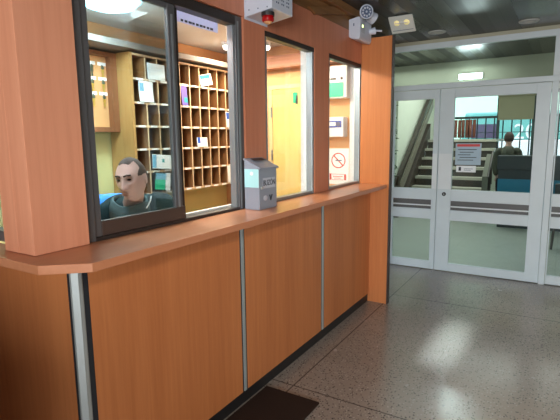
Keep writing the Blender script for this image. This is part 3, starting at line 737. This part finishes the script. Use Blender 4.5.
MB().box(-.12, .1, -.002, 0, 0, .335).build('sheet', M['paper'], ns)
rg = MB(); C_ = Vector((-.005, -.003, .222)); n = 32
for k in range(n):
    a, b_ = 2*PI*k/n, 2*PI*(k+1)/n
    rg.quad(*[C_+Vector((r_*math.cos(t), 0, r_*math.sin(t))) for r_, t in ((.062, a), (.072, a), (.072, b_), (.062, b_))])
rg.quad(*[C_+Vector(p) for p in ((-.05, 0, .042), (-.042, 0, .05), (.05, 0, -.042), (.042, 0, -.05))])
rg.build('prohibition_ring', M['red'], ns)
rg = MB().box(-.035, .03, -.0032, -.0025, .218, .228); rg.build('cigarette', M['hole'], ns)
rg = MB().box(-.095, -.075, -.0032, -.0025, .04, .10).box(.055, .075, -.0032, -.0025, .04, .095).box(-.07, .05, -.0032, -.0025, .092, .096).box(-.07, .05, -.0032, -.0025, .04, .044).box(-.06, .04, -.0032, -.0025, .07, .076).box(-.05, .02, -.0032, -.0025, .055, .06)
rg.build('red_text', M['red'], ns)

# lavender strip in window head
lv = thing('header_notice', 'lavender paper strip with small print hanging from the window head', 'notice', (WX-.082, 1.91, 2.05))
MB().box(-.0012, 0, -.215, .17, .03, .12).build('sheet', M['lav'], lv)
tx = MB()
for k in range(9): tx.box(0, .0008, -.12+k*.028, -.102+k*.028+(k % 3)*.003, .036, .047)
tx.build('small_print', M['ink'], lv)

# ceiling lamp in office + spots
cl = thing('office_ceiling_lamp', 'large bright round ceiling lamp in the office', 'ceiling light', (-2.50, 2.06, 2.4))
MB().lathe([(.001, -.001), (.2, -.001), (.205, -.02), (.001, -.02)], n=32).build('lamp_base', M['paper'], cl)
MB().lathe([(.001, -.085), (.08, -.08), (.15, -.06), (.19, -.0205), (.001, -.0205)], n=32).build('diffuser', M['lamp'], cl, smooth=True)
for x_, y_, lab in ((-2.755, 3.56, 'small glowing ceiling spot above the pigeonhole rack'), (-2.455, 3.80, 'small bright ceiling spot seen through the middle window')):
    s_ = thing('ceiling_spot', lab, 'ceiling light', (x_, y_, 2.4))
    MB().lathe([(.001, -.001), (.045, -.001), (.04, -.03), (.001, -.03)]).build('ring', M['paper'], s_)
    MB().ball((0, 0, -.04), .028).build('bulb', M['spot'], s_, smooth=True)

# inside worktop
ow = thing('office_worktop', 'white office worktop behind the reception window', 'worktop', (-1.83, 2.6, 0))
MB().box(-.16, .128, -1.5, 1.38, .92, .95).build('top', M['worktop'], ow, .003)
for yy in (-1.45, 0, 1.3): MB().box(-.12, .12, yy-.015, yy+.015, 0, .92).build('support_panel', M['worktop'], ow)

# ================================================================== PEOPLE
def skin_chain(pts, name, mat, parent, edges=None, sub=2):
    me = bpy.data.meshes.new(name)
    me.from_pydata([p[0] for p in pts], edges or [(i, i+1) for i in range(len(pts)-1)], [])
    o = bpy.data.objects.new(name, me); COL.objects.link(o)
    o.modifiers.new('skin', 'SKIN')
    for v, p in zip(me.skin_vertices[0].data, pts):
        rr = p[1]; v.radius = rr if isinstance(rr, tuple) else (rr, rr)
    me.skin_vertices[0].data[0].use_root = True
    s_ = o.modifiers.new('sub', 'SUBSURF'); s_.levels = sub; s_.render_levels = sub
    return o
def real(o):
    dg = bpy.context.evaluated_depsgraph_get(); dg.update()
    me = bpy.data.meshes.new_from_object(o.evaluated_get(dg)); 
    bpy.data.objects.remove(o); return me
def g(v, c, s): return math.exp(-((v-c)/s)**2)
def head_point(th, ph, off=0.):
    """th 0 top..pi bottom, ph 0 = front; x forward, y left, z up"""
    cx, cy, cz = math.sin(th)*math.cos(ph), math.sin(th)*math.sin(ph), math.cos(th)
    x, y, z = cx*.097, cy*.077, cz*.12
    if z < .01:
        k = min(1, (.01-z)/.13); y *= 1-.30*k**1.3; 
        if x < 0: x *= 1-.45*k
        else: x *= 1-.06*k
    if z > 0.03 and x > 0: x *= 1-.12*((z-.03)/.09)
    y *= 1+.05*g(z, .05, .05)
    fx = max(0, math.cos(ph)) ** .7 if math.cos(ph) > 0 else 0
    if fx > 0 and th < 2.8:
        dx = 0
        dx += .005*g(z, .034, .012)*g(y, 0, .045)                 # brow
        for sy in (-1, 1):
            dx -= .013*g(z, .013, .013)*g(y, sy*.032, .017)        # socket
            dx += .005*g(z, -.018, .018)*g(y, sy*.042, .018)       # cheek
            dx += .006*g(z, -.034, .008)*g(y, sy*.0125, .007)      # nostril wing
        if -.05 < z < .03:
            t = (.022-z)/.055; t = max(0, min(1, t))
            dx += (.024*t**1.2 if z > -.036 else .024*max(0, 1-(-.036-z)/.010))*g(y, 0, .0105+.004*t)
        dx += .0055*g(z, -.058, .007)*g(y, 0, .022) + .0055*g(z, -.071, .007)*g(y, 0, .019) - .006*g(z, -.0645, .0035)*g(y, 0, .024)
        dx += .008*g(z, -.098, .016)*g(y, 0, .024) - .004*g(z, -.082, .006)*g(y, 0, .02)
        x += dx*fx
    n = Vector((cx/.097, cy/.077, cz/.12)).normalized()
    return Vector((x, y, z))+n*off
def make_head(bm, mtx, nu=112, nv=96):
    R = []
    for i in range(1, nv):
        th = PI*i/nv
        R.append([bm.verts.new(mtx @ head_point(th, 2*PI*j/nu)) for j in range(nu)])
    for a, b_ in zip(R, R[1:]):
        for j in range(nu): bm.faces.new([a[j], b_[j], b_[(j+1) % nu], a[(j+1) % nu]])
    bm.faces.new(R[0]); bm.faces.new(R[-1][::-1])
    # ears
    for sy in (-1, 1):
        e = Matrix.Translation((-.012, sy*.076, .0)) @ Matrix.Rotation(sy*.35, 4, 'Z') @ Matrix.Rotation(-.12, 4, 'Y') @ Matrix.Diagonal((.019, .008, .032, 1))
        bmesh.ops.create_uvsphere(bm, u_segments=16, v_segments=12, radius=1, matrix=mtx @ e)
def in_hair(th, ph, line=.055):
    p = head_point(th, ph); x, y, z = p
    if x > .02: return z > line + .02*g(y, 0, .03) + .028*g(abs(y), .045, .014) - (.05 if abs(y) > .066 else 0) + max(0, x-.05)*.5
    if x > -.015: return z > .028
    return z > -.045 - max(0, -x-.05)*.4
def make_hair(name, mat, mtx, parent, off=.004, line=.055, nu=112, nv=96):
    bm = bmesh.new(); V = {}
    def vert(i, j):
        j %= nu
        if (i, j) not in V: V[i, j] = bm.verts.new(mtx @ head_point(PI*max(i, .3)/nv, 2*PI*j/nu, off))
        return V[i, j]
    for i in range(0, nv-1):
        for j in range(nu):
            if in_hair(PI*(i+.5)/nv, 2*PI*(j+.5)/nu, line): bm.faces.new([vert(i, j), vert(i+1, j), vert(i+1, j+1), vert(i, j+1)])
    m_ = MB(); m_.bm.free(); m_.bm = bm
    return m_.build(name, mat, parent, smooth=True)
def remeshed(name, parts, mat, parent, vox):
    """join meshes/bmesh into one continuous voxel surface"""
    bm = bmesh.new()
    for p in parts:
        bm.from_mesh(p)
    me = bpy.data.meshes.new(name); bm.to_mesh(me); bm.free()
    o = bpy.data.objects.new(name, me); COL.objects.link(o); me.materials.append(mat)
    rm = o.modifiers.new('remesh', 'REMESH'); rm.mode = 'VOXEL'; rm.voxel_size = vox; rm.use_smooth_shade = True
    sm = o.modifiers.new('smooth', 'SMOOTH'); sm.factor = .5; sm.iterations = 2
    me2 = real(o); me2.name = name
    o = bpy.data.objects.new(name, me2); COL.objects.link(o)
    me2.materials.clear(); me2.materials.append(mat)
    for p in me2.polygons: p.use_smooth = True
    if parent: o.parent = parent
    return o
def chain_mesh(pts, edges=None, sub=2): return real(skin_chain(pts, 'tmp', None, None, edges, sub))
def bm_mesh(fn):
    bm = bmesh.new(); fn(bm); me = bpy.data.meshes.new('tmp'); bm.to_mesh(me); bm.free(); return me
def hand_chains(wrist, d, up, side):
    """palm and five fingers, slightly curled; d = pointing dir, up = back of hand, side = thumb side"""
    wrist, d, up, side = map(Vector, (wrist, d, up, side)); out = []
    out.append([(wrist, (.026, .018)), (wrist+d*.04, (.036, .015)), (wrist+d*.085, (.040, .013))])
    for k, (o_, L_) in enumerate(((.03, .070), (.010, .078), (-.010, .072), (-.03, .056))):
        b_ = wrist+d*.07+side*o_
        out.append([(b_, .0095), (b_+d*L_*.5+up*.002, .009), (b_+d*L_*.85-up*.010, .0085), (b_+d*(L_*1.1)-up*.026, .007)])
    t = wrist+d*.03+side*.026
    out.append([(t, .012), (t+d*.028+side*.026-up*.006, .011), (t+d*.058+side*.032-up*.014, .009)])
    return out

# ---- the man at the window. local frame: x forward, y left, z up; z=0 at the floor
def seated_man():
    fw = Vector((.80, -.60, 0)).normalized()
    base = Vector((-2.005, 1.725, .012)) - fw*.30
    rzr = math.atan2(fw.y, fw.x)
    man = thing('person', 'man with cropped hair in a dark green jacket sitting behind the window', 'person', base, rzr)
    hm = Matrix.Translation((.30, 0, 1.283)) @ Matrix.Rotation(math.radians(-33), 4, 'Z') @ Matrix.Rotation(math.radians(6), 4, 'Y') @ Matrix.Rotation(math.radians(5), 4, 'X')
    parts = [bm_mesh(lambda bm: make_head(bm, hm))]
    neckb = Vector((.17, 0, 1.12))
    parts.append(chain_mesh([((.13, 0, 1.06), .075), (neckb, .06), (hm @ Vector((-.03, 0, -.05)), .055)]))
    torso = [((0, 0, .60), (.165, .12)), ((.02, 0, .72), (.15, .105)), ((.06, 0, .88), (.165, .11)), ((.10, 0, 1.0), (.175, .105)), ((.125, 0, 1.07), (.12, .085)), (neckb, .06)]
    parts.append(chain_mesh(torso))
    sleeves = []
    for s_ in (-1, 1):
        sh = Vector((.12, s_*.175, 1.05)); elb = Vector((.20, s_*.27, .80)); wr = Vector((.34, s_*.16, .985))
        elb = Vector((.17, s_*.28, .98 if False else .86)); wr = Vector((.36, s_*.15, 1.0))
        parts.append(chain_mesh([((.11, s_*.08, 1.03), .07), (sh, .06), (elb, .045), (wr, .028)]))
        d = Vector((.55, -s_*.8, -.02)).normalized(); up = Vector((0, 0, 1)); sd = up.cross(d)*s_*-1
        for c in hand_chains(wr, d, up, sd): parts.append(chain_mesh(c, None, 1))
        sleeves.append((s_, sh, elb, wr))
        hp = Vector((.02, s_*.1, .62)); kn = Vector((.40, s_*.14, .60)); an = Vector((.34, s_*.14, .10))
        parts.append(chain_mesh([(hp, .10), (kn, .062), (an, .042)]))
        parts.append(chain_mesh([(an-Vector((.03, 0, .04)), (.04, .045)), (an+Vector((.13, 0, -.065)), (.045, .03))]))
    body = remeshed('body', parts, M['skin'], man, .0042)
    # clothes
    jk = [chain_mesh([((0, 0, .62), (.19, .14)), ((.03, 0, .75), (.19, .14)), ((.06, 0, .88), (.20, .14)), ((.10, 0, 1.02), (.215, .135)), ((.115, 0, 1.13), (.19, .11)), ((.135, 0, 1.18), (.125, .09))])]
    for s_, sh, elb, wr in sleeves:
        jk.append(chain_mesh([((.10, s_*.07, 1.115), .095), (sh+Vector((-.01, s_*(.03 if s_ > 0 else -.02), .07 if s_ > 0 else .0)), .098 if s_ > 0 else .085), (elb, .068), (wr-Vector((.02, -s_*.02, 0)), .05)]))
    remeshed('jacket', jk, M['jacket'], man, .012)
    # raised collar: an open ring of cloth, thick, front gap
    cl_ = MB(); n = 40; R0=[]; 
    cen = Vector((.195, -.012, 1.10))
    rows_ = [(.115, -.03, 0), (.112, .02, .0), (.100, .065, .015), (.088, .067, .015), (.094, .02, .0), (.10, -.03, 0)]
    rings = []
    for rr, zz, xo in rows_:
        ring = []
        for k in range(n):
            a = 2*PI*k/n; front = math.cos(a)
            ring.append(cen+Vector((rr*1.02*math.cos(a)+xo, rr*1.0*math.sin(a), zz-.028*front*(1 if zz > 0 else .6)+.006*math.sin(3*a))))
        rings.append(ring)
    rings.append(rings[0])
    cl_.rings(rings, False)
    bmesh.ops.remove_doubles(cl_.bm, verts=cl_.bm.verts[:], dist=.0005)
    cl_.build('collar', M['collar'], man, smooth=True)
    # zip edge running up the collar on one side
    MB().path([cen+Vector((.118*math.cos(a)+.01, .118*math.sin(a), zz)) for a, zz in ((.75, .02), (.9, .035), (1.15, .055), (1.4, .078))], .004).build('collar_piping', M['paper'], man)
    make_hair('hair', M['hair'], hm, man, .0022, .072)
    for s_ in (-1, 1):
        bw_ = MB()
        pts = [hm @ (head_point(PI*.5-.27-.02*k+(.05 if k > 2 else 0), s_*(.14+.11*k), .003)) for k in range(5)]
        bw_.path(pts, .0045, 6); bw_.build('eyebrow', M['brow'], man, smooth=True)
        ep_ = hm @ Vector((.0815, s_*.031, .0125))
        MB().ball(ep_, .0075, .0125, .0055, 12, hm.to_3x3().to_4x4()).build('eye', M['eye'], man, smooth=True)
    lp = MB()
    for zz, rr in ((-.0605, .0018), (-.068, .0022)):
        pts = []
        for k in range(7):
            y_ = -.021+.007*k
            pts.append(hm @ Vector((.0925+.002-.25*y_*y_*40*.1-(y_*y_)*6, y_, zz)))
        lp.path(pts, rr, 6)
    lp.build('lips', M['lip'], man, smooth=True)
    tr = []
    for s_ in (-1, 1):
        tr.append(chain_mesh([((0, s_*.07, .63), .13), ((.05, s_*.11, .62), .115), ((.40, s_*.14, .60), .082), ((.34, s_*.14, .12), .07)]))
    remeshed('trousers', tr, M['trouser'], man, .012)
    # chair
    ch = thing('office_chair', 'blue backed office chair the man sits on', 'chair', base-Vector((-fw.y, fw.x, 0))*.085, rzr)
    MB().prism([(-.24, -.22), (.2, -.22), (.24, 0), (.2, .22), (-.24, .22)], 'z', .46, .515).build('seat', M['chairblue'], ch, .02)
    cb = MB(); n = 12; ringsA = []
    for i_ in range(7):
        zz = .62+.088*i_; hw = .13+.02*math.sin(PI*i_/6)
        ringsA.append([Vector((-.25+.02*math.cos(2*PI*k/n)-.05*(i_/6)+.05*(math.sin(2*PI*k/n))**2, hw*math.sin(2*PI*k/n)-.0, zz)) for k in range(n)])
    cb.rings(ringsA).build('backrest', M['chairblue'], ch, .0, True)
    MB().tube((0, 0, .46), (0, 0, .1), .03).build('column', M['dark'], ch)
    MB().tube((-.2, 0, .47), (-.27, 0, .72), .02).build('back_post', M['dark'], ch)
    for k in range(5):
        a = 2*PI*k/5
        l_ = MB().tube((0, 0, .11), (.27*math.cos(a), .27*math.sin(a), .06), .022, .016).build('leg', M['dark'], ch)
        MB().ball((.27*math.cos(a), .27*math.sin(a), .028), .028).build('caster', M['dark'], l_)
    return man
seated_man()

# ---- standing figure beyond the door
def standing_figure():
    p = thing('person', 'person in an olive coat standing behind the dark desk, seen from behind', 'person', (-.84, 8.97, 0), PI/2)
    hm = Matrix.Translation((.02, 0, 1.475)) @ Matrix.Diagonal((.95, .95, .95, 1))
    parts = [bm_mesh(lambda bm: make_head(bm, hm, 64, 56))]
    parts.append(chain_mesh([((0, 0, .90), (.16, .11)), ((0, 0, 1.05), (.14, .1)), ((0, 0, 1.22), (.155, .10)), ((0, 0, 1.30), (.12, .08)), ((0, 0, 1.35), .055), ((.0, 0, 1.43), .052)]))
    for s_ in (-1, 1):
        sh = Vector((0, s_*.165, 1.27)); el_ = Vector((-.01, s_*.19, 1.0)); wr = Vector((.06, s_*.17, .80))
        parts.append(chain_mesh([((0, s_*.07, 1.26), .06), (sh, .05), (el_, .038), (wr, .026)]))
        for c in hand_chains(wr, (.15, 0, -1), (0, s_, 0), (1, 0, 0)): parts.append(chain_mesh(c, None, 1))
        parts.append(chain_mesh([((0, s_*.08, .9), .09), ((.01, s_*.085, .48), .06), ((0, s_*.085, .09), .04)]))
        parts.append(chain_mesh([((-.03, s_*.085, .05), (.04, .045)), ((.14, s_*.09, .03), (.042, .03))]))
    remeshed('body', parts, M['skin'], p, .006)
    ct = [chain_mesh([((0, 0, .62), (.2, .16)), ((0, 0, .9), (.19, .14)), ((0, 0, 1.05), (.17, .125)), ((0, 0, 1.22), (.18, .125)), ((0, 0, 1.31), (.14, .10)), ((0, 0, 1.36), (.075, .07))])]
    for s_ in (-1, 1):
        ct.append(chain_mesh([((0, s_*.07, 1.28), .075), ((0, s_*.17, 1.275), .062), ((-.01, s_*.195, 1.0), .055), ((.05, s_*.175, .82), .046)]))
    remeshed('coat', ct, M['coat'], p, .012)
    make_hair('hair', M['hair'], hm, p, .006, .045, 64, 56)
    tr = [chain_mesh([((0, s_*.08, .85), .11), ((.01, s_*.085, .48), .085), ((0, s_*.085, .1), .07)]) for s_ in (-1, 1)]
    remeshed('trousers', tr, M['trouser'], p, .012)
standing_figure()

# ================================================================== LIGHT
def light(name, kind, loc, energy, col=(1,1,1), size=.3, size_y=None, aim=None, spot=None, blend=.5):
    l = bpy.data.lights.new(name, kind); l.energy = energy; l.color = col
    o = bpy.data.objects.new(name, l); COL.objects.link(o); o.location = loc
    if kind == 'AREA':
        l.size = size
        if size_y: l.shape = 'RECTANGLE'; l.size_y = size_y
    elif kind in ('POINT', 'SPOT'): l.shadow_soft_size = size
    if kind == 'SPOT': l.spot_size = spot; l.spot_blend = blend
    if aim is not None: o.rotation_euler = (Vector(aim)-Vector(loc)).to_track_quat('-Z', 'Y').to_euler()
    return o
# daylight entering by the street entrance behind the camera
light('entrance_daylight', 'AREA', (1.35, -4.15, 1.55), 285, (.90, .96, 1), 2.1, 1.5, (-1.4, 1.0, 1.4))
# hall lamp, and an added fill for the floor patch
light('hall_lamp', 'AREA', (.9, 1.6, 2.5), 32, (1, .92, .82), .5, .5, (.9, 1.6, 0))
hs = light('floor_patch_fill', 'AREA', (-.64, 3.42, 2.53), .8, (.72, .94, 1), .07, .8, (-.64, 3.421, 0)); hs.rotation_euler = (0, 0, 0); hs.data.spread = math.radians(8)  # added unseen narrow beam that makes the bright patch on the floor
# office lamps
light('office_lamp', 'AREA', (-2.50, 2.06, 2.30), 24, (.92, 1, 1), .34, .34, (-2.45, 2.05, 0))
light('office_lamp_glow', 'POINT', (-2.50, 2.06, 2.2), 7, (.92, 1, 1), .12)
light('office_front_lamp', 'AREA', (-1.95, 1.22, 2.38), 27, (.98, 1, 1), .4, .3, (-2.05, 1.6, 1.2))
light('office_spot', 'SPOT', (-2.7, 3.45, 2.33), 26, (1, .84, .62), .06, None, (-2.75, 3.45, 0), math.radians(165), .3)
light('office_spot_door', 'SPOT', (-2.2, 3.1, 2.33), 62, (1, .88, .66), .06, None, (-2.1, 3.6, 0), math.radians(160), .3)
# lobby beyond
light('lobby_strip', 'AREA', (-1.19, 6.9, 2.3), 14, (.85, 1, 1), .3, .1, (-1.19, 5.9, .6))
light('lobby_lamp', 'AREA', (-1.0, 9.6, 3.2), 90, (.97, 1, .96), 2.8, 2.2, (-1.0, 9.6, 0))
light('lobby_front_lamp', 'AREA', (-1.6, 6.6, 2.5), 11, (.85, 1, .97), 1.6, .8, (-1.6, 6.6, 0))
sun = light('sun', 'SUN', (0, 14, 10), 2.6, (1, .98, .94)); sun.data.angle = .02
sun.rotation_euler = Euler((math.radians(40), 0, math.radians(20)))
wd = bpy.data.worlds.new('world'); bpy.context.scene.world = wd; wd.use_nodes = True
nt = wd.node_tree; bg = nt.nodes['Background']
sk = nt.nodes.new('ShaderNodeTexSky'); sk.sky_type = 'NISHITA'; sk.sun_disc = False; sk.sun_elevation = math.radians(48); sk.sun_rotation = math.radians(160)
nt.links.new(sk.outputs[0], bg.inputs['Color']); bg.inputs['Strength'].default_value = .6

vs = bpy.context.scene.view_settings
vs.view_transform = 'Standard'; vs.look = 'None'; vs.gamma = 1; vs.exposure = 0; vs.use_curve_mapping = False
